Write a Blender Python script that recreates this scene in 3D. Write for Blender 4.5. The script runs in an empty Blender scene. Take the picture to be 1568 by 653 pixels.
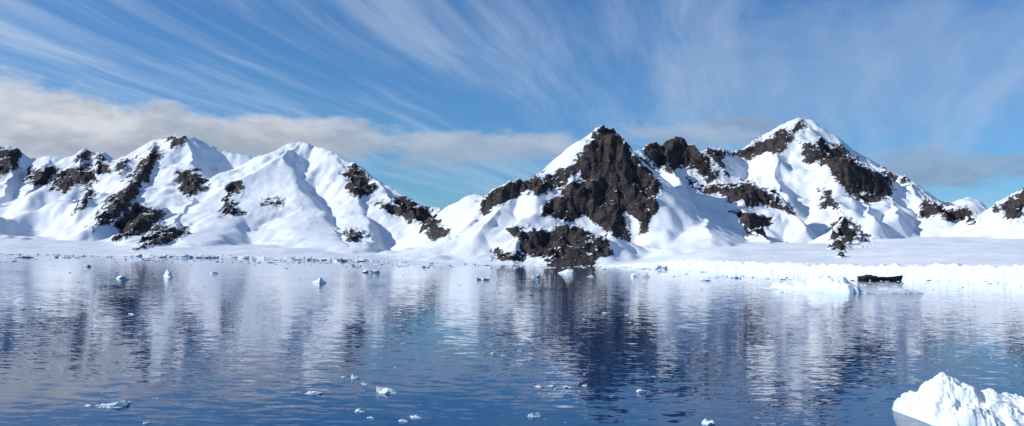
import bpy, bmesh, math, random
import numpy as np
from mathutils import Matrix, Vector
random.seed(4)
rs=np.random.RandomState(11)
sc=bpy.context.scene
# ------------------------------------------------------------ camera
F=1358.0; CAMH=15.0
PITCH=math.radians(3.01); ROLL=math.radians(1.2)
Mc=Matrix.Rotation(math.radians(90)+PITCH,3,'X')@Matrix.Rotation(ROLL,3,'Z')
MN=np.array(Mc)
cam_d=bpy.data.cameras.new("camera"); cam=bpy.data.objects.new("camera",cam_d)
sc.collection.objects.link(cam); sc.camera=cam
cam.matrix_world=Matrix.Translation((0,0,CAMH))@Mc.to_4x4()
cam_d.sensor_width=36; cam_d.lens=36*F/1568; cam_d.clip_start=0.5; cam_d.clip_end=80000

def W(px,py,d):
    """world point at forward distance d seen in survey direction px,py"""
    c=MN@np.array([(px-784)/F,(326.5-py)/F,-1.0])
    k=d/c[1]
    return np.array([c[0]*k,d,CAMH+c[2]*k])
def PR(X,Y,Z):
    a=np.stack([X,Y,Z-CAMH],-1)@MN
    return 784+F*a[...,0]/-a[...,2], 326.5-F*a[...,1]/-a[...,2]
def onwater(px,py):
    c=MN@np.array([(px-784)/F,(326.5-py)/F,-1.0])
    k=-CAMH/c[2]
    return np.array([c[0]*k,c[1]*k,0.0])

# ------------------------------------------------------------ noise
PERM=rs.permutation(4096)
GA=rs.rand(4096)*2*np.pi
GX=np.cos(GA);GY=np.sin(GA)
def perlin(x,y):
    xi=np.floor(x).astype(np.int64); yi=np.floor(y).astype(np.int64)
    xf=x-xi; yf=y-yi
    u=xf*xf*xf*(xf*(xf*6-15)+10); v=yf*yf*yf*(yf*(yf*6-15)+10)
    def g(ix,iy,dx,dy):
        h=PERM[(PERM[ix&4095]+iy)&4095]
        return GX[h]*dx+GY[h]*dy
    a=g(xi,yi,xf,yf); b=g(xi+1,yi,xf-1,yf)
    c=g(xi,yi+1,xf,yf-1); d=g(xi+1,yi+1,xf-1,yf-1)
    return 1.5*((a*(1-u)+b*u)*(1-v)+(c*(1-u)+d*u)*v)
def fbm(x,y,o=4,g=0.5):
    s=0;a=1.0
    for i in range(o):
        s=s+a*perlin(x+17.3*i,y-9.1*i); x=x*2.03;y=y*2.03;a*=g
    return s
def ridged(x,y,o=4,g=0.5):
    s=0;a=1.0
    for i in range(o):
        s=s+a*(1-2*np.abs(perlin(x+31.7*i,y+5.1*i))); x=x*2.07;y=y*2.07;a*=g
    return s/2
def sst(a,b,x):
    t=np.clip((x-a)/(b-a),0,1); return t*t*(3-2*t)
def smooth1(a,k=61):
    w=np.hanning(k+2)[1:-1]; w/=w.sum()
    return np.convolve(np.pad(a,k//2,mode='edge'),w,mode='valid')

# ------------------------------------------------------------ terrain
NC=1800; NR=560
pxc=np.linspace(-330,1930,NC)
uc=(pxc-784)/F
shx=[-400,0,200,400,560,700,800,930,960,1050,1100,1250,1400,1568,1700,1950]
shd=[2900,2900,2900,2850,2800,2850,2800,2750,2700,2350,1950,1620,1330,1130,1070,1000]
ds=smooth1(np.interp(pxc,shx,shd))
ch=smooth1(np.interp(pxc,[-400,0,180,230,560,600,700,930,960,1040,1100,1300,1568,1950],[5,5,6,14,14,5,3,3,10,24,26,22,25,26]))
row=np.concatenate([np.arange(16)*3.2-14, np.zeros(NR-16)])
t=np.linspace(0,1,NR-15)[1:]
far=7600.0
D=np.zeros((NR,NC))
for j in range(16): D[j]=ds+row[j]
e=ds+row[15]
for j in range(NR-16):
    D[16+j]=e+(far-e)*(0.55*t[j]+0.45*t[j]**2)
X=uc[None,:]*D; Y=D.copy()

ridges=[
 # (points, left slope, right slope)
 # central rock mountain
 ([(560,395,2950),(640,379,3050),(700,356,3150),(730,338,3250)],.4,.5),
 ([(744,305,3320),(775,285,3350),(820,273,3400),(855,259,3450),(890,228,3500),(904,212,3510),(912,201,3512),(925,193,3520)],1.25,1.0),
 ([(925,193,3520),(940,195,3525),(948,205,3530),(960,224,3560),(975,250,3600),(985,275,3640)],.8,1.8),
 ([(950,240,3900),(978,230,3950),(992,224,4000),(1010,221,4050)],.8,1.2),
 ([(925,193,3520),(930,235,3400),(945,285,3280),(945,325,3180),(935,360,3020),(925,392,2860)],.75,1.8),
 ([(948,206,3530),(972,250,3480),(998,275,3440),(1000,310,3380),(990,340,3330)],.8,2.4),
 ([(890,228,3500),(872,280,3360),(850,312,3260),(828,338,3150),(800,358,3000),(790,385,2880)],.6,1.1),
 ([(850,345,3000),(880,352,2950),(915,362,2920),(935,378,2880)],.7,1.4),
 ([(775,285,3350),(765,318,3220),(735,355,3050)],.7,.6),
 # middle range
 ([(1010,221,4050),(1030,213,4100),(1045,210,4100),(1060,224,4080),(1078,245,4000),(1098,272,3900),(1112,285,3820)],.8,1.5),
 ([(1030,213,4100),(1020,250,3900),(1035,275,3700)],.8,1.1),
 ([(1040,288,3850),(1065,282,3800),(1100,288,3750),(1150,283,3700),(1190,298,3650),(1215,325,3520),(1235,350,3350)],.6,1.1),
 ([(1150,283,3700),(1140,318,3500),(1155,352,3300),(1180,375,2900)],.6,.9),
 ([(1065,282,3800),(1070,320,3450),(1090,360,2900)],.35,.5),
 # big peak
 ([(1045,240,4600),(1090,227,4700),(1130,231,4800),(1150,220,4850),(1170,206,4900),(1200,191,4900),(1225,180,4900),(1240,183,4900),(1260,205,4850),(1290,228,4800),(1320,245,4700),(1360,262,4600),(1388,270,4500),(1410,290,4400),(1425,303,4300),(1450,315,4200),(1490,325,4100),(1510,334,4000)],.7,.8),
 ([(1225,180,4900),(1205,212,4720),(1190,240,4520),(1185,275,4300),(1200,300,4050)],.7,.9),
 ([(1240,184,4900),(1245,218,4700),(1275,250,4500),(1295,285,4250),(1320,308,4000),(1340,335,3600)],.6,1.1),
 ([(1320,245,4700),(1345,275,4400),(1365,305,4100),(1375,330,3700)],.6,1.1),
 ([(1388,270,4500),(1412,305,4200),(1450,335,3700)],.5,.9),
 ([(1260,295,4150),(1270,318,3900)],.6,.8),
 ([(1268,372,3030),(1282,346,3010),(1293,332,3000),(1306,346,2985),(1330,366,2950)],1.0,1.3),
 ([(1500,338,3800),(1520,332,3600),(1538,306,3500),(1568,289,3500),(1650,255,3500),(1750,235,3600),(1950,250,3600)],.7,.7),
 ([(1568,289,3500),(1560,330,3200),(1590,360,2700)],.6,.8),
 # left range far
 ([(-330,250,6000),(-200,222,6000),(-80,222,6000),(0,224,6000),(15,223,6000),(30,229,6000),(45,244,6000),(80,238,6000),(105,243,6000),(128,228,6000),(145,236,6000),(157,233,6000),(170,245,6000),(195,246,5800)],.7,.9),
 ([(10,224,6000),(20,265,5700),(5,300,5200)],.6,1.1),
 ([(-80,224,6000),(-60,265,5700),(-50,320,5000)],.6,1.1),
 ([(80,241,6000),(62,270,5600),(40,300,5200)],.6,1.1),
 ([(128,231,6000),(115,265,5600),(92,295,5250)],.6,1.1),
 ([(157,236,6000),(158,270,5500),(135,305,5000)],.6,1.1),
 # left main
 ([(195,247,5800),(215,238,5500),(235,217,5400),(262,210,5300),(280,208,5300),(300,210,5300),(320,222,5300),(350,234,5300),(395,240,5300),(420,234,5100),(440,219,5000),(462,215,5000),(480,223,5000),(510,233,4900),(540,250,4800),(556,264,4700),(580,276,4600),(605,290,4500),(635,309,4400),(655,326,4300),(675,346,4100),(690,362,3950),(702,380,3700)],.65,.9),
 ([(238,218,5300),(228,250,5000),(208,280,4700),(180,315,4300),(150,345,3950)],.6,1.1),
 ([(255,318,4300),(235,322,4200),(205,345,4000),(180,362,3850)],.7,1.0),
 ([(285,210,5300),(300,255,4900),(300,285,4700),(280,325,4300),(265,345,3900),(240,362,3500),(215,382,3200)],.5,.9),
 ([(462,217,5000),(430,238,4800),(395,256,4600),(372,278,4400),(350,305,4200),(335,330,3900),(300,352,3500)],.65,.7),
 ([(430,238,4800),(450,275,4500),(480,310,4200),(505,345,3700),(530,372,3300)],.45,.75),
 ([(510,233,4900),(530,262,4700),(548,300,4400),(560,335,3900),(560,365,3300)],.5,1.3),
 ([(580,276,4600),(600,310,4300),(635,332,4100),(665,360,3800)],.5,1.1),
 # small distant slope
 ([(560,345,6600),(600,336,6600),(640,322,6600),(658,316,6600),(672,318,6600),(690,327,6600),(708,338,6600),(760,365,6600)],.6,.6),
]
rockpolys=[
 [(742,303),(760,285),(800,274),(850,268),(870,258),(888,248),(880,268),(858,284),(830,296),(800,296),(770,312),(742,328)],
 [(906,204),(925,190),(942,194),(962,222),(978,246),(1004,265),(1008,290),(1004,322),(990,350),(968,322),(954,325),(957,372),(932,354),(900,335),(862,337),(826,330),(845,300),(870,283),(895,265),(885,250),(905,232)],
 [(788,357),(812,350),(850,356),(870,343),(905,356),(935,368),(940,395),(905,408),(870,402),(830,400),(798,388)],
 [(752,388),(800,388),(803,401),(760,399)],
 [(776,352),(802,346),(792,364)],
 [(985,225),(1025,212),(1048,208),(1078,240),(1103,275),(1072,266),(1050,252),(1030,266),(1003,252)],
 [(1055,277),(1100,286),(1150,279),(1192,296),(1220,330),(1190,320),(1165,307),(1150,314),(1120,300),(1080,298)],
 [(1116,318),(1150,323),(1182,338),(1168,362),(1143,360)],
 [(1078,226),(1105,230),(1114,266),(1088,254)],
 [(1120,232),(1145,226),(1172,210),(1225,188),(1237,197),(1212,216),(1190,238),(1170,236),(1140,240)],
 [(1230,222),(1258,214),(1285,228),(1310,243),(1335,266),(1364,260),(1364,302),(1330,310),(1298,297),(1283,272),(1260,252),(1233,242)],
 [(1253,298),(1270,294),(1285,318),(1263,318)],
 [(1385,268),(1398,282),(1392,290),(1378,276)],
 [(1408,301),(1440,313),(1482,318),(1499,338),(1470,342),(1430,332),(1410,328)],
 [(1273,358),(1292,328),(1305,341),(1333,367),(1302,372),(1292,388),(1275,378)],
 [(1524,320),(1540,302),(1572,284),(1620,268),(1650,290),(1570,324),(1545,338)],
 [(240,224),(215,244),(200,272),(175,302),(150,328),(138,352),(160,347),(190,322),(214,292),(232,262),(250,235)],
 [(205,303),(235,322),(256,325),(241,345),(205,358),(177,364),(175,345),(195,325)],
 [(271,264),(305,260),(319,275),(311,292),(290,303),(270,283)],
 [(253,345),(288,350),(277,370),(240,372),(208,386),(223,362),(243,350)],
 [(342,285),(368,280),(374,293),(356,308),(380,328),(335,333),(345,305)],
 [(398,306),(428,302),(436,311),(404,316)],
 [(526,261),(545,248),(568,275),(570,297),(550,303),(530,286)],
 [(575,310),(620,301),(652,316),(674,340),(690,362),(665,365),(638,340),(603,329)],
 [(516,353),(550,350),(572,366),(535,372)],
 [(-40,235),(0,226),(32,232),(28,255),(0,275),(-30,268)],
 [(40,262),(86,256),(72,284),(40,280)],
 [(85,262),(138,253),(148,275),(118,286),(95,296),(74,292)],
 [(118,231),(135,229),(140,244),(120,247)],
 [(148,236),(167,244),(169,266),(150,262)],
 [(118,302),(140,288),(150,300),(124,318)],
 [(180,246),(200,244),(196,262),(182,262)],
 [(258,210),(285,207),(284,222),(266,224)],
]
slopen=1+0.28*fbm(X/450,Y/450,2)+.06*fbm(X/130,Y/130,2)
K=2.6
base=ch[None,:]+np.clip((D-ds[None,:]),0,None)*0.05
base=base*(1+0.1*fbm(X/500,Y/500,2))
base=np.minimum(base,150+0*base)
L=base/K
# domain warp for natural ridge flanks
wX=X+16*fbm(X/190,Y/190,3); wY=Y+45*fbm(X/190+50,Y/190,3)
for pts,sl,sr in ridges:
    P=[W(*p) for p in pts]
    hr=np.full_like(X,-50.0)
    for a,b in zip(P[:-1],P[1:]):
        dx,dy=b[0]-a[0],b[1]-a[1]; l2=dx*dx+dy*dy
        tt=np.clip(((wX-a[0])*dx+(wY-a[1])*dy)/l2,0,1)
        ex=wX-a[0]-tt*dx; ey=wY-a[1]-tt*dy
        dist=np.sqrt(ex*ex+ey*ey)
        z=np.maximum(a[2]+tt*(b[2]-a[2]),6.0)
        mx=ex/(dist+1e-3)
        s=sl+(sr-sl)*(0.5+0.5*mx)
        h=z*np.clip(1-s*slopen*dist/(1.8*z),0,1)**1.8-30*sst(0,500,dist)
        hr=np.maximum(hr,h)
    L=np.logaddexp(L,hr/K)
H=L*K
xs_=np.clip(D-ds[None,:],0,None)
lin=smooth1(np.interp(pxc,[-400,560,640,700,780,900,950,1000,1060,1120,1950],[.05,.05,.13,.33,.72,.9,.75,.35,.16,.07,.05]))
cap=ch[None,:]+lin[None,:]*xs_+.06*xs_*(xs_/1000)**2
cap=cap*(1+.10*fbm(X/400,Y/400,2))
H=-9*np.logaddexp(-H/9,-cap/9)
# rock field
def polysd(px,py,poly):
    P=np.array(poly,float); n=len(P)
    d=np.full(px.shape,1e9); ins=np.zeros(px.shape,bool)
    for i in range(n):
        a=P[i];b=P[(i+1)%n]
        e=b-a; w0=px-a[0];w1=py-a[1]
        tt=np.clip((w0*e[0]+w1*e[1])/(e@e),0,1)
        d=np.minimum(d,np.hypot(w0-tt*e[0],w1-tt*e[1]))
        c=((a[1]>py)!=(b[1]>py))
        xx=(b[0]-a[0])*(py-a[1])/((b[1]-a[1]) if b[1]!=a[1] else 1e-9)+a[0]
        ins^=c&(px<xx)
    return np.where(ins,d,-d)
WX=8*fbm(X/110,Y/160,4,.6); WY=7*fbm(X/110+40,Y/160,4,.6)
def rockfield(H):
    px,py=PR(X,Y,H)
    wx=px+WX; wy=py+WY
    R=np.full(X.shape,-20.0)
    for poly in rockpolys:
        A=np.array(poly); x0,y0=A.min(0)-24;x1,y1=A.max(0)+24
        m=(px>x0)&(px<x1)&(py>y0)&(py<y1)
        if m.any():
            R[m]=np.maximum(R[m],polysd(wx[m],wy[m],poly))
    return R
R=rockfield(H)
rk=sst(-6,6,R)
land=sst(0,260,D-ds[None,:])
hi=sst(60,220,H)
# undulating snow and crags
H=H+(1-rk)*land*(6*fbm(X/300,Y/300,2)+2.6*fbm(X/110+5,Y/110,2)+hi*6*(ridged(X/140+7,Y/230,3,.45)-.4)+(.5+.5*hi)*fbm(X/40,Y/40,3))
cr=ridged(X/105,Y/150,5,0.54)
H=H+rk*(38*(cr-0.35)+9*fbm(X/26,Y/26,3))*sst(-20,80,D-ds[None,:])
# shoreline cliff
sn=9*fbm(X/70,Y/200,3)+3*perlin(X/15,Y/60)+1.2*perlin(X/5,Y/30)
shoremask=sst(-1,2.2,D-ds[None,:]-4-sn*0.6)
lowr=(1-sst(0,70,D-ds[None,:]))
H=H+lowr*ch[None,:]*0.22*(fbm(X/34,Y/22,4,.55))*(ch[None,:]>2)
H=H*shoremask-6*(1-shoremask)
R=rockfield(H)
verts=np.stack([X,Y,H],-1).reshape(-1,3).astype(np.float32)
idx=np.arange(NR*NC).reshape(NR,NC)
q=np.stack([idx[:-1,:-1],idx[:-1,1:],idx[1:,1:],idx[1:,:-1]],-1).reshape(-1,4)
def npmesh(name,verts,quads,smooth=True,k=4):
    me=bpy.data.meshes.new(name)
    me.vertices.add(len(verts)); me.vertices.foreach_set("co",verts.astype(np.float32).ravel())
    me.loops.add(quads.size); me.loops.foreach_set("vertex_index",quads.astype(np.int32).ravel())
    me.polygons.add(len(quads)); me.polygons.foreach_set("loop_start",(np.arange(len(quads))*k).astype(np.int32))
    me.polygons.foreach_set("use_smooth",np.full(len(quads),smooth))
    me.update(calc_edges=True); 
    ob=bpy.data.objects.new(name,me); sc.collection.objects.link(ob); return ob
terr=npmesh("snowy_mountains",verts,q)
at=terr.data.attributes.new("rock",'FLOAT','POINT')
at.data.foreach_set("value",(R/10).astype(np.float32).ravel())

# ------------------------------------------------------------ node helpers
class NT:
    def __init__(s,nt): s.nt=nt; nt.nodes.clear()
    def n(s,t,**kw):
        x=s.nt.nodes.new(t)
        for k,v in kw.items(): setattr(x,k,v)
        return x
    def put(s,sock,v):
        if isinstance(v,bpy.types.NodeSocket): s.nt.links.new(v,sock)
        else: sock.default_value=v
    def m(s,op,a,b=0.0,c=0.0,clamp=False):
        x=s.n('ShaderNodeMath',operation=op); x.use_clamp=clamp
        s.put(x.inputs[0],a); s.put(x.inputs[1],b)
        if len(x.inputs)>2: s.put(x.inputs[2],c)
        return x.outputs[0]
    def v(s,op,a,b=(0,0,0)):
        x=s.n('ShaderNodeVectorMath',operation=op)
        s.put(x.inputs[0],a); s.put(x.inputs[1],b); return x.outputs[0]
    def comb(s,a,b,c):
        x=s.n('ShaderNodeCombineXYZ')
        for i,w in enumerate((a,b,c)): s.put(x.inputs[i],w)
        return x.outputs[0]
    def sep(s,a):
        x=s.n('ShaderNodeSeparateXYZ'); s.put(x.inputs[0],a); return x.outputs
    def noise(s,vec,scale,detail=4,rough=.55,dist=0.0,col=False):
        x=s.n('ShaderNodeTexNoise'); s.put(x.inputs['Vector'],vec)
        x.inputs['Scale'].default_value=scale; x.inputs['Detail'].default_value=detail
        x.inputs['Roughness'].default_value=rough; x.inputs['Distortion'].default_value=dist
        return x.outputs['Color' if col else 'Fac']
    def ss(s,a,b,x):
        y=s.n('ShaderNodeMapRange',interpolation_type='SMOOTHSTEP')
        s.put(y.inputs['Value'],x); y.inputs['From Min'].default_value=a; y.inputs['From Max'].default_value=b
        return y.outputs[0]
    def mix(s,f,a,b):
        x=s.n('ShaderNodeMix',data_type='RGBA'); s.put(x.inputs[0],f); s.put(x.inputs[6],a); s.put(x.inputs[7],b)
        return x.outputs[2]
def mat(name):
    m=bpy.data.materials.new(name); m.use_nodes=True; return m,NT(m.node_tree)

# terrain material
m,T=mat("snow_and_rock")
geo=T.n('ShaderNodeNewGeometry'); pos=geo.outputs['Position']
px_,py_,pz_=T.sep(pos); nx,ny,nz=T.sep(geo.outputs['Normal'])
ra=T.n('ShaderNodeAttribute',attribute_name="rock").outputs['Fac']
st=T.comb(T.m('ADD',T.m('MULTIPLY',px_,.6),T.m('MULTIPLY',pz_,.55)),T.m('MULTIPLY',py_,.5),T.m('SUBTRACT',T.m('MULTIPLY',pz_,1.6),T.m('MULTIPLY',px_,.7)))
n1=T.noise(st,1/80,6,.62); n2=T.noise(st,1/15,5,.72); n3=T.noise(pos,1/200,3,.5)
f=T.m('MAXIMUM',T.m('MINIMUM',ra,.74),-1.0)
f=T.m('ADD',f,T.m('MULTIPLY',T.m('SUBTRACT',n1,.49),3.2))
f=T.m('ADD',f,T.m('MULTIPLY',T.m('SUBTRACT',n2,.49),3.4))
f=T.m('SUBTRACT',f,T.m('MULTIPLY',T.m('SUBTRACT',nz,.70),2.1))
rock=T.m('MULTIPLY',T.ss(-0.05,0.15,f),T.ss(-1.7,-.9,ra))
rc=T.mix(T.ss(.35,.65,n1),(0.012,0.012,0.015,1),(0.054,0.044,0.044,1))
rc=T.mix(T.ss(.50,.72,n2),rc,(0.13,0.105,0.10,1))
sc1=T.mix(T.ss(.3,.7,n3),(0.74,0.79,0.86,1),(0.83,0.86,0.89,1))
ice=T.m('MULTIPLY',T.ss(.80,.35,nz),T.ss(45,25,pz_))
cv=T.v('MULTIPLY',pos,(1,1,.3))
icol=T.mix(T.ss(.30,.62,T.noise(cv,1/6,5,.65)),(0.40,0.59,0.70,1),(0.84,0.88,0.90,1))
snow=T.mix(ice,sc1,icol)
col=T.mix(rock,snow,rc)
b=T.n('ShaderNodeBsdfPrincipled'); T.put(b.inputs['Base Color'],col)
b.inputs['Roughness'].default_value=.75; b.inputs['Specular IOR Level'].default_value=.2
hb=T.m('ADD',T.m('MULTIPLY',T.noise(pos,1/25,6,.6),T.m('ADD',2.2,T.m('MULTIPLY',rock,18))),T.m('MULTIPLY',n1,T.m('ADD',2.0,T.m('MULTIPLY',rock,14))))
bp=T.n('ShaderNodeBump'); bp.inputs['Strength'].default_value=.75; bp.inputs['Distance'].default_value=1.0
T.put(bp.inputs['Height'],hb); T.put(b.inputs['Normal'],bp.outputs[0])
o=T.n('ShaderNodeOutputMaterial'); T.put(o.inputs[0],b.outputs[0])
terr.data.materials.append(m)

# water
S=30000
wv=np.array([[-S,-2000,0],[S,-2000,0],[S,S,0],[-S,S,0]],float)
water=npmesh("water",wv,np.array([[0,1,2,3]]))
m,T=mat("sea_water")
geo=T.n('ShaderNodeNewGeometry'); pos=geo.outputs['Position']
v1=T.v('MULTIPLY',pos,(.30,.75,1)); v2=T.v('MULTIPLY',pos,(.9,1.6,1)); v3=T.v('MULTIPLY',pos,(.004,.012,1))
c1=T.v('SUBTRACT',T.noise(v1,1,3,.5,0.3,True),(.5,.5,.5))
c2=T.v('SUBTRACT',T.noise(v2,1.1,2,.5,0,True),(.5,.5,.5))
calm=T.ss(.35,.65,T.noise(v3,1,3,.5))
amp=T.m('ADD',.34,T.m('MULTIPLY',calm,.26))
sm=T.v('ADD',T.v('MULTIPLY',c1,(.07,.22,0)),T.v('MULTIPLY',c2,(.045,.10,0)))
sc_=T.n('ShaderNodeVectorMath',operation='SCALE'); T.put(sc_.inputs[0],sm); T.put(sc_.inputs['Scale'],amp)
nn=T.v('NORMALIZE',T.v('ADD',sc_.outputs[0],(0,0,1)))
b=T.n('ShaderNodeBsdfPrincipled'); b.inputs['Base Color'].default_value=(.005,.050,.155,1)
b.inputs['Roughness'].default_value=.02; b.inputs['IOR'].default_value=1.22
T.put(b.inputs['Normal'],nn)
o=T.n('ShaderNodeOutputMaterial'); T.put(o.inputs[0],b.outputs[0])
water.data.materials.append(m)

# ------------------------------------------------------------ ice
m_ice,T=mat("iceberg_ice")
geo=T.n('ShaderNodeNewGeometry'); pos=geo.outputs['Position']; nx,ny,nz=T.sep(geo.outputs['Normal'])
px_,py_,pz_=T.sep(pos)
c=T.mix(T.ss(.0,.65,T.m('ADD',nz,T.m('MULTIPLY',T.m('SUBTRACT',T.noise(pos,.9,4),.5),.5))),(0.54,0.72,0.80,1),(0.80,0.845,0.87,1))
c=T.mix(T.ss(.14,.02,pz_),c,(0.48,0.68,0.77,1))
b=T.n('ShaderNodeBsdfPrincipled'); T.put(b.inputs['Base Color'],c)
b.inputs['Roughness'].default_value=.45; b.inputs['Specular IOR Level'].default_value=.3
bp=T.n('ShaderNodeBump'); bp.inputs['Strength'].default_value=.6; bp.inputs['Distance'].default_value=.35
T.put(bp.inputs['Height'],T.noise(pos,1.2,7,.6)); T.put(b.inputs['Normal'],bp.outputs[0])
o=T.n('ShaderNodeOutputMaterial'); T.put(o.inputs[0],b.outputs[0])

def berg(name,profile,depth,rough,ridge=0.5,fold=.35,n=220):
    foot=profile['foot']; top=profile['top']
    fp=[onwater(*p) for p in foot]
    x0=fp[0][0];x1=fp[-1][0]
    fx=[p[0] for p in fp]; fy=[p[1] for p in fp]
    tx=[];tz=[]
    for (px,py) in top:
        yy=np.interp(W(px,py,fp[0][1])[0],fx,fy)+depth*ridge
        w=W(px,py,yy); tx.append(w[0]); tz.append(w[2])
    nx_=n; ny_=int(max(40,n*depth/(x1-x0)))
    ny_=min(ny_,200)
    gx=np.linspace(x0,x1,nx_); gy=np.linspace(-.05,1.05,ny_)
    GXX,GYY=np.meshgrid(gx,gy)
    Yw=np.interp(GXX,fx,fy)+GYY*depth+.04*depth*fbm(GXX/(depth*.15),GXX*0+3,3)
    crest=np.interp(GXX,tx,tz)
    e=np.clip(np.where(GYY<ridge,GYY/ridge,(1-GYY)/(1-ridge)),0,1)
    prof=np.sqrt(np.clip(1-(1-e)**2,0,1))*.7+.3*e
    xe=np.clip(np.minimum(GXX-x0,x1-GXX)/((x1-x0)*.03),0,1)
    sz=depth*.22
    nz_=fbm(GXX/sz,Yw/sz,5,.5)
    rd=ridged(GXX/sz/1.6+Yw/sz/3,Yw/sz/1.8,4,.5)
    Z=crest*prof*(1+rough*nz_*(1-.6*e))+crest*rough*fold*(rd-.5)*(.25+e)*(1-e*.6)*2
    Z=Z*np.sqrt(xe)-0.25*(1-e)**6-.6*(e<=0)-.6*(xe<=0)
    vv=np.stack([GXX+.25*sz*fbm(GXX/sz+9,Yw/sz,2)*0.3,Yw,Z],-1).reshape(-1,3)
    ii=np.arange(nx_*ny_).reshape(ny_,nx_)
    qq=np.stack([ii[:-1,:-1],ii[:-1,1:],ii[1:,1:],ii[1:,:-1]],-1).reshape(-1,4)
    ob=npmesh(name,vv,qq); ob.data.materials.append(m_ice); return ob
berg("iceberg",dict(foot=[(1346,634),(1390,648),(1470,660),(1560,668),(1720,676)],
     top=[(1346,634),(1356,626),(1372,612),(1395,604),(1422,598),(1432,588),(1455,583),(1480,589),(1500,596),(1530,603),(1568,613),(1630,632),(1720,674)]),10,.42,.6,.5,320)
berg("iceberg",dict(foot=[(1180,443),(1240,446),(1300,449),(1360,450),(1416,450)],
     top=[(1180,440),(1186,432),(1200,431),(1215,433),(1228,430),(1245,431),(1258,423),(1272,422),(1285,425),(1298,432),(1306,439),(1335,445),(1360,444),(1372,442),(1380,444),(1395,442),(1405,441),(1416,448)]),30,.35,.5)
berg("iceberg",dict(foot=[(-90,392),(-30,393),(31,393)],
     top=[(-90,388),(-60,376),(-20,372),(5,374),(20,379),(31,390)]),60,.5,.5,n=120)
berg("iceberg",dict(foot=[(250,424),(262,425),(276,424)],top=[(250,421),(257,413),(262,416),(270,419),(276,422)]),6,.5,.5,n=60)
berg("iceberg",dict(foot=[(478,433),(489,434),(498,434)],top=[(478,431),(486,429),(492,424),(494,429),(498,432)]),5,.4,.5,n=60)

# brash ice : one object of many chunks
bm=bmesh.new(); bmesh.ops.create_icosphere(bm,subdivisions=2,radius=1)
iv=np.array([v.co[:] for v in bm.verts]); ifc=np.array([[v.index for v in f.verts] for f in bm.faces]); bm.free()
V=[];Fq=[];nv=0
def chunk(px,py,wpx,hpx=None):
    global nv
    p=onwater(px,py); sc0=p[1]/F
    w=wpx*sc0/2
    h=(hpx if hpx else wpx*random.uniform(.12,.3))*sc0
    dpt=w*random.uniform(.5,.9)
    v=iv.copy(); s=random.uniform(0,90)
    nz1=fbm(v[:,0]*1.4+s,v[:,1]*1.4+v[:,2]*.9,3,.6)
    v=v*(1+.6*nz1)[:,None]
    v[:,2]=np.clip(v[:,2],-.3,random.uniform(.45,1.2))
    lump=1+.9*fbm(v[:,0]*1.5+s,v[:,1]*1.5-s,2)
    v[:,2]*=lump
    a=random.uniform(-.4,.4); ca,sa=math.cos(a),math.sin(a)
    x=v[:,0]*w;y=v[:,1]*dpt
    V.append(np.stack([p[0]+x*ca-y*sa,p[1]+x*sa+y*ca,v[:,2]*h],-1)); Fq.append(ifc+nv); nv+=len(v)
for c in [(190,427,30),(328,419,12),(202,482,12),(132,409,14),(567,418,28),(548,408,16),(650,410,14),(980,424,30),(868,419,26),(930,480,14),(960,483,10),(740,429,20),
          (172,623,36),(152,622,14),(135,622,12),(190,619,16),(482,603,24),(593,602,32),(550,631,14),(568,641,14),(636,640,18),(618,646,18),(825,593,14),(845,592,9),(870,594,12),(895,591,9),(755,542,10),
          (770,545,6),(980,601,14),(937,607,9),(225,649,12),(527,578,9),(543,580,12),(557,589,12),(240,611,9),(1085,650,22),(820,638,18),(35,474,10),(60,473,7),(1000,577,7),(1080,430,16),(1010,412,20),
          (820,425,16),(905,424,12),(1125,426,12),(40,395,20),(95,395,18),(1530,652,10)]:
    chunk(*c)
for i in range(210):  # along the shore
    px=random.uniform(-60,1080) ; hy=381+.0209*px
    py=hy+8.0+abs(random.gauss(0,1))*4
    chunk(px,py,random.choice([3,4,5,6,8,12,18]),random.uniform(.5,1.7))
for i in range(40):
    px=random.uniform(180,560); hy=381+.0209*px
    chunk(px,hy+7.5+random.uniform(0,1),random.uniform(10,34),random.uniform(2,5))
for i in range(50):
    px=random.uniform(1080,1568); hy=381+.0209*px
    chunk(px,hy+18+abs(random.gauss(0,1))*5,random.choice([3,4,5,8]),random.uniform(.5,1.4))
for i in range(130):
    px=random.uniform(-30,1560); hy=381+.0209*px
    chunk(px,hy+15+250*random.random()**1.6,random.uniform(1.5,4.5),random.uniform(.5,1.3))
V=np.concatenate(V);Fq=np.concatenate(Fq)
br=npmesh("brash_ice",V,Fq,k=3,smooth=False); br.data.materials.append(m_ice)

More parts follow.
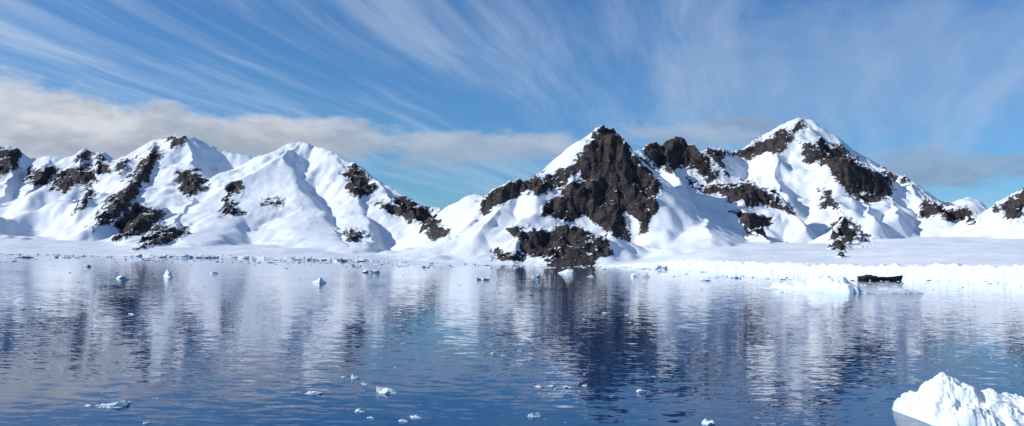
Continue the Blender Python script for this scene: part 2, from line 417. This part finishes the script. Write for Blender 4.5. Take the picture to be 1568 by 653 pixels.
# ------------------------------------------------------------ ship
def smat(name,col,r=.6):
    m,T=mat(name); g=T.n('ShaderNodeNewGeometry').outputs['Position']
    b=T.n('ShaderNodeBsdfPrincipled'); 
    T.put(b.inputs['Base Color'],T.mix(T.noise(g,.8,4),tuple(x*.7 for x in col)+(1,),tuple(min(1,x*1.3) for x in col)+(1,)))
    b.inputs['Roughness'].default_value=r
    o=T.n('ShaderNodeOutputMaterial'); T.put(o.inputs[0],b.outputs[0]); return m
hullm=smat("black_hull",(.04,.038,.038)); deckm=smat("rusty_brown",(.16,.10,.06)); glm=smat("window_glass",(.02,.03,.04),.2)
def ship(name,px,py,length,ang,hb=1.0):
    p=onwater(px,py); e=bpy.data.objects.new(name,None); sc.collection.objects.link(e)
    e.location=p; e.rotation_euler=(0,0,ang); e.scale=(length/50,)*3
    def add(nm,bmx,mt):
        me=bpy.data.meshes.new(nm); bmx.to_mesh(me); bmx.free(); ob=bpy.data.objects.new(nm,me)
        sc.collection.objects.link(ob); ob.parent=e; me.materials.append(mt); return ob
    bmx=bmesh.new(); rings=[]
    for i in range(25):
        t=i/24; x=-25+50*t
        wd=4.3*min(1,(t/.12)**.5 if t<.12 else 1)*(1 if t<.65 else max(.02,1-((t-.65)/.35)**2)); wd=max(wd,.15 if t>.5 else 2.4)
        z=3.4+2.8*max(0,(t-.6)/.4)**2+1.0*max(0,(.2-t)/.2)
        xs=x+ (2.2 if t>.9 else 0)*(t-.9)*10
        rings.append([bmx.verts.new(q) for q in [(x,-wd*.6,-1),(x+(xs-x)*.5,-wd*.95,1.2),(xs,-wd,z),(xs,-wd*.93,z),(xs,-wd*.93,z-.9),(xs,wd*.93,z-.9),(xs,wd*.93,z),(xs,wd,z),(x+(xs-x)*.5,wd*.95,1.2),(x,wd*.6,-1)]])
    for a,c in zip(rings[:-1],rings[1:]):
        for k in range(10): bmx.faces.new((a[k],c[k],c[(k+1)%10],a[(k+1)%10]))
    bmx.faces.new(rings[0]); bmx.faces.new(list(reversed(rings[-1])))
    bmesh.ops.recalc_face_normals(bmx,faces=bmx.faces); add("hull",bmx,hullm)
    def box(nm,c,s,mt,tp=1.0):
        bmx=bmesh.new(); bmesh.ops.create_cube(bmx,size=1)
        for v in bmx.verts:
            k=tp if v.co.z>0 else 1
            v.co=Vector((c[0]+v.co.x*s[0]*k,c[1]+v.co.y*s[1]*k,c[2]+v.co.z*s[2]))
        bmesh.ops.bevel(bmx,geom=bmx.edges[:],offset=.12,segments=1,affect='EDGES'); add(nm,bmx,mt)
    box("deckhouse",(-12,0,3.9),(16,5.6,2.2),deckm); box("bridge",(-12.5,0,5.5),(6,4.6,1.1),deckm,.92)
    box("bridge_windows",(-12.5,0,5.6),(6.05,4.75,.4),glm,.95)
    box("hatch_aft",(3,0,3.3),(8,4,1.4),deckm); box("hatch_fore",(13,0,3.6),(6,4,1.4),deckm)
    for nm,x,h,r in (("funnel",-16.5,1.6,.8),("bow_post",20,3,.14)):
        bmx=bmesh.new(); bmesh.ops.create_cone(bmx,cap_ends=True,segments=12,radius1=r,radius2=r*.75,depth=h)
        bmesh.ops.translate(bmx,verts=bmx.verts,vec=(x,0,(5.0 if x<-5 else 3.5)+h/2-.4)); add(nm,bmx,hullm)
ship("cargo_ship",1347,429.5,52,math.radians(6))

# ------------------------------------------------------------ light
EL=math.radians(27); AZ=math.radians(260)
sd=Vector((math.sin(AZ)*math.cos(EL),math.cos(AZ)*math.cos(EL),math.sin(EL)))
ld=bpy.data.lights.new("sun",'SUN'); ld.energy=4.0; ld.angle=math.radians(.53); ld.color=(1,.97,.92)
lo=bpy.data.objects.new("sun",ld); sc.collection.objects.link(lo); lo.rotation_euler=sd.to_track_quat('Z','Y').to_euler()
w=bpy.data.worlds.new("World"); sc.world=w; w.use_nodes=True
T=NT(w.node_tree)
sky=T.n('ShaderNodeTexSky',sky_type='NISHITA'); sky.sun_disc=False; sky.sun_elevation=EL; sky.sun_rotation=AZ
sky.altitude=0; sky.air_density=1.0; sky.dust_density=.2; sky.ozone_density=2.5
dr=T.n('ShaderNodeTexCoord').outputs['Generated']
dx,dy,dz=T.sep(dr)
az=T.m('ARCTAN2',dx,dy); el=T.m('ARCSINE',dz)
g=T.m('ADD',T.m('MAXIMUM',dz,0.0),.05)
Px=T.m('DIVIDE',dx,g); Py=T.m('DIVIDE',dy,g)
A=math.radians(20)
al=T.m('ADD',T.m('MULTIPLY',Px,math.sin(A)),T.m('MULTIPLY',Py,math.cos(A)))
ac=T.m('SUBTRACT',T.m('MULTIPLY',Px,math.cos(A)),T.m('MULTIPLY',Py,math.sin(A)))
sv=T.comb(ac,T.m('MULTIPLY',al,.09),0.0)
wp=T.v('SUBTRACT',T.noise(T.comb(ac,al,3.0),.35,3,.5,0,True),(.5,.5,.5))
sv2=T.v('ADD',sv,T.v('MULTIPLY',wp,(.6,.2,0)))
s1=T.noise(sv2,1.6,6,.62); s2=T.noise(sv2,7.0,4,.65)
cov=T.noise(T.comb(ac,al,21.0),.35,3,.5)
ci=T.m('ADD',T.m('MULTIPLY',s1,.78),T.m('MULTIPLY',s2,.30))
ci=T.m('ADD',ci,T.m('MULTIPLY',T.m('SUBTRACT',cov,.5),.3))
ci=T.m('ADD',ci,T.m('MULTIPLY',T.ss(.0,-.5,az),.05))
cm=T.m('MULTIPLY',T.ss(.45,.84,ci),T.m('ADD',.50,T.m('MULTIPLY',T.ss(.15,-.3,az),.30)))
mul=T.n('ShaderNodeMix',data_type='RGBA',blend_type='MULTIPLY'); mul.inputs[0].default_value=1
T.put(mul.inputs[6],sky.outputs[0]); mul.inputs[7].default_value=(.46,.82,1.2,1)
colr=T.mix(cm,mul.outputs[2],(6.2,7.2,8.6,1))
wn=T.v('SUBTRACT',T.noise(T.v('MULTIPLY',dr,(1,1,2.2)),7,7,.62,0,True),(.5,.5,.5))
wx,wy,wz=T.sep(wn)
wb=T.sep(T.v('SUBTRACT',T.noise(T.v('MULTIPLY',dr,(1,1,2.4)),16,6,.6,0,True),(.5,.5,.5)))
az2=T.m('ADD',az,T.m('MULTIPLY',wx,.20)); el2=T.m('ADD',el,T.m('MULTIPLY',wy,.085))
def blob(px,py,rx,ry,op,light,dark,soft=.6):
    global colr
    c=W(px,py,1000.0); c=c-np.array([0,0,CAMH]); c/=np.linalg.norm(c)
    a0=math.atan2(c[0],c[1]); e0=math.asin(c[2])
    a=T.m('DIVIDE',T.m('SUBTRACT',az2,a0),rx/F); ee=T.m('DIVIDE',T.m('SUBTRACT',el2,e0),ry/F)
    r2=T.m('ADD',T.m('MULTIPLY',a,a),T.m('MULTIPLY',ee,ee))
    r2=T.m('ADD',r2,T.m('MULTIPLY',wb[0],1.2))
    msk=T.m('MULTIPLY',T.ss(1.15,1.15-soft,r2),op)
    sh=T.ss(-.6,.9,T.m('ADD',T.m('MULTIPLY',ee,.7),T.m('ADD',T.m('MULTIPLY',wz,2.0),T.m('MULTIPLY',wb[1],3.0))))  # painted cloud shading: lighter tops, greyer undersides, broken up by noise
    colr=T.mix(msk,colr,T.mix(sh,dark,light))
LG=(6.8,7.1,7.7,1);DK=(3.7,4.2,5.1,1)
blob(1340,120,380,120,.30,(4.6,5.6,7.0,1),(3.9,5.0,6.6,1),1.1)
blob(10,204,230,78,.92,LG,DK,.8)
blob(270,206,230,50,.9,LG,DK,.8)
blob(460,212,160,32,.8,(5.8,6.2,7,1),DK,.9)
blob(740,232,170,28,.7,(5.4,5.8,6.6,1),(3.6,4.3,5.4,1),1)
blob(1060,208,140,26,.5,(4.8,5.2,6.2,1),(3.0,3.7,4.9,1),1)
blob(1165,180,60,18,.6,(3.6,4.2,5.3,1),(2.6,3.2,4.3,1),1)
blob(1470,258,180,30,.65,(3.6,4.3,5.5,1),(2.4,3.1,4.3,1),1)
bg=T.n('ShaderNodeBackground'); T.put(bg.inputs[0],colr); bg.inputs[1].default_value=.10
o=T.n('ShaderNodeOutputWorld'); T.put(o.inputs[0],bg.outputs[0])
sc.view_settings.view_transform='Standard'; sc.view_settings.look='None'; sc.view_settings.exposure=0
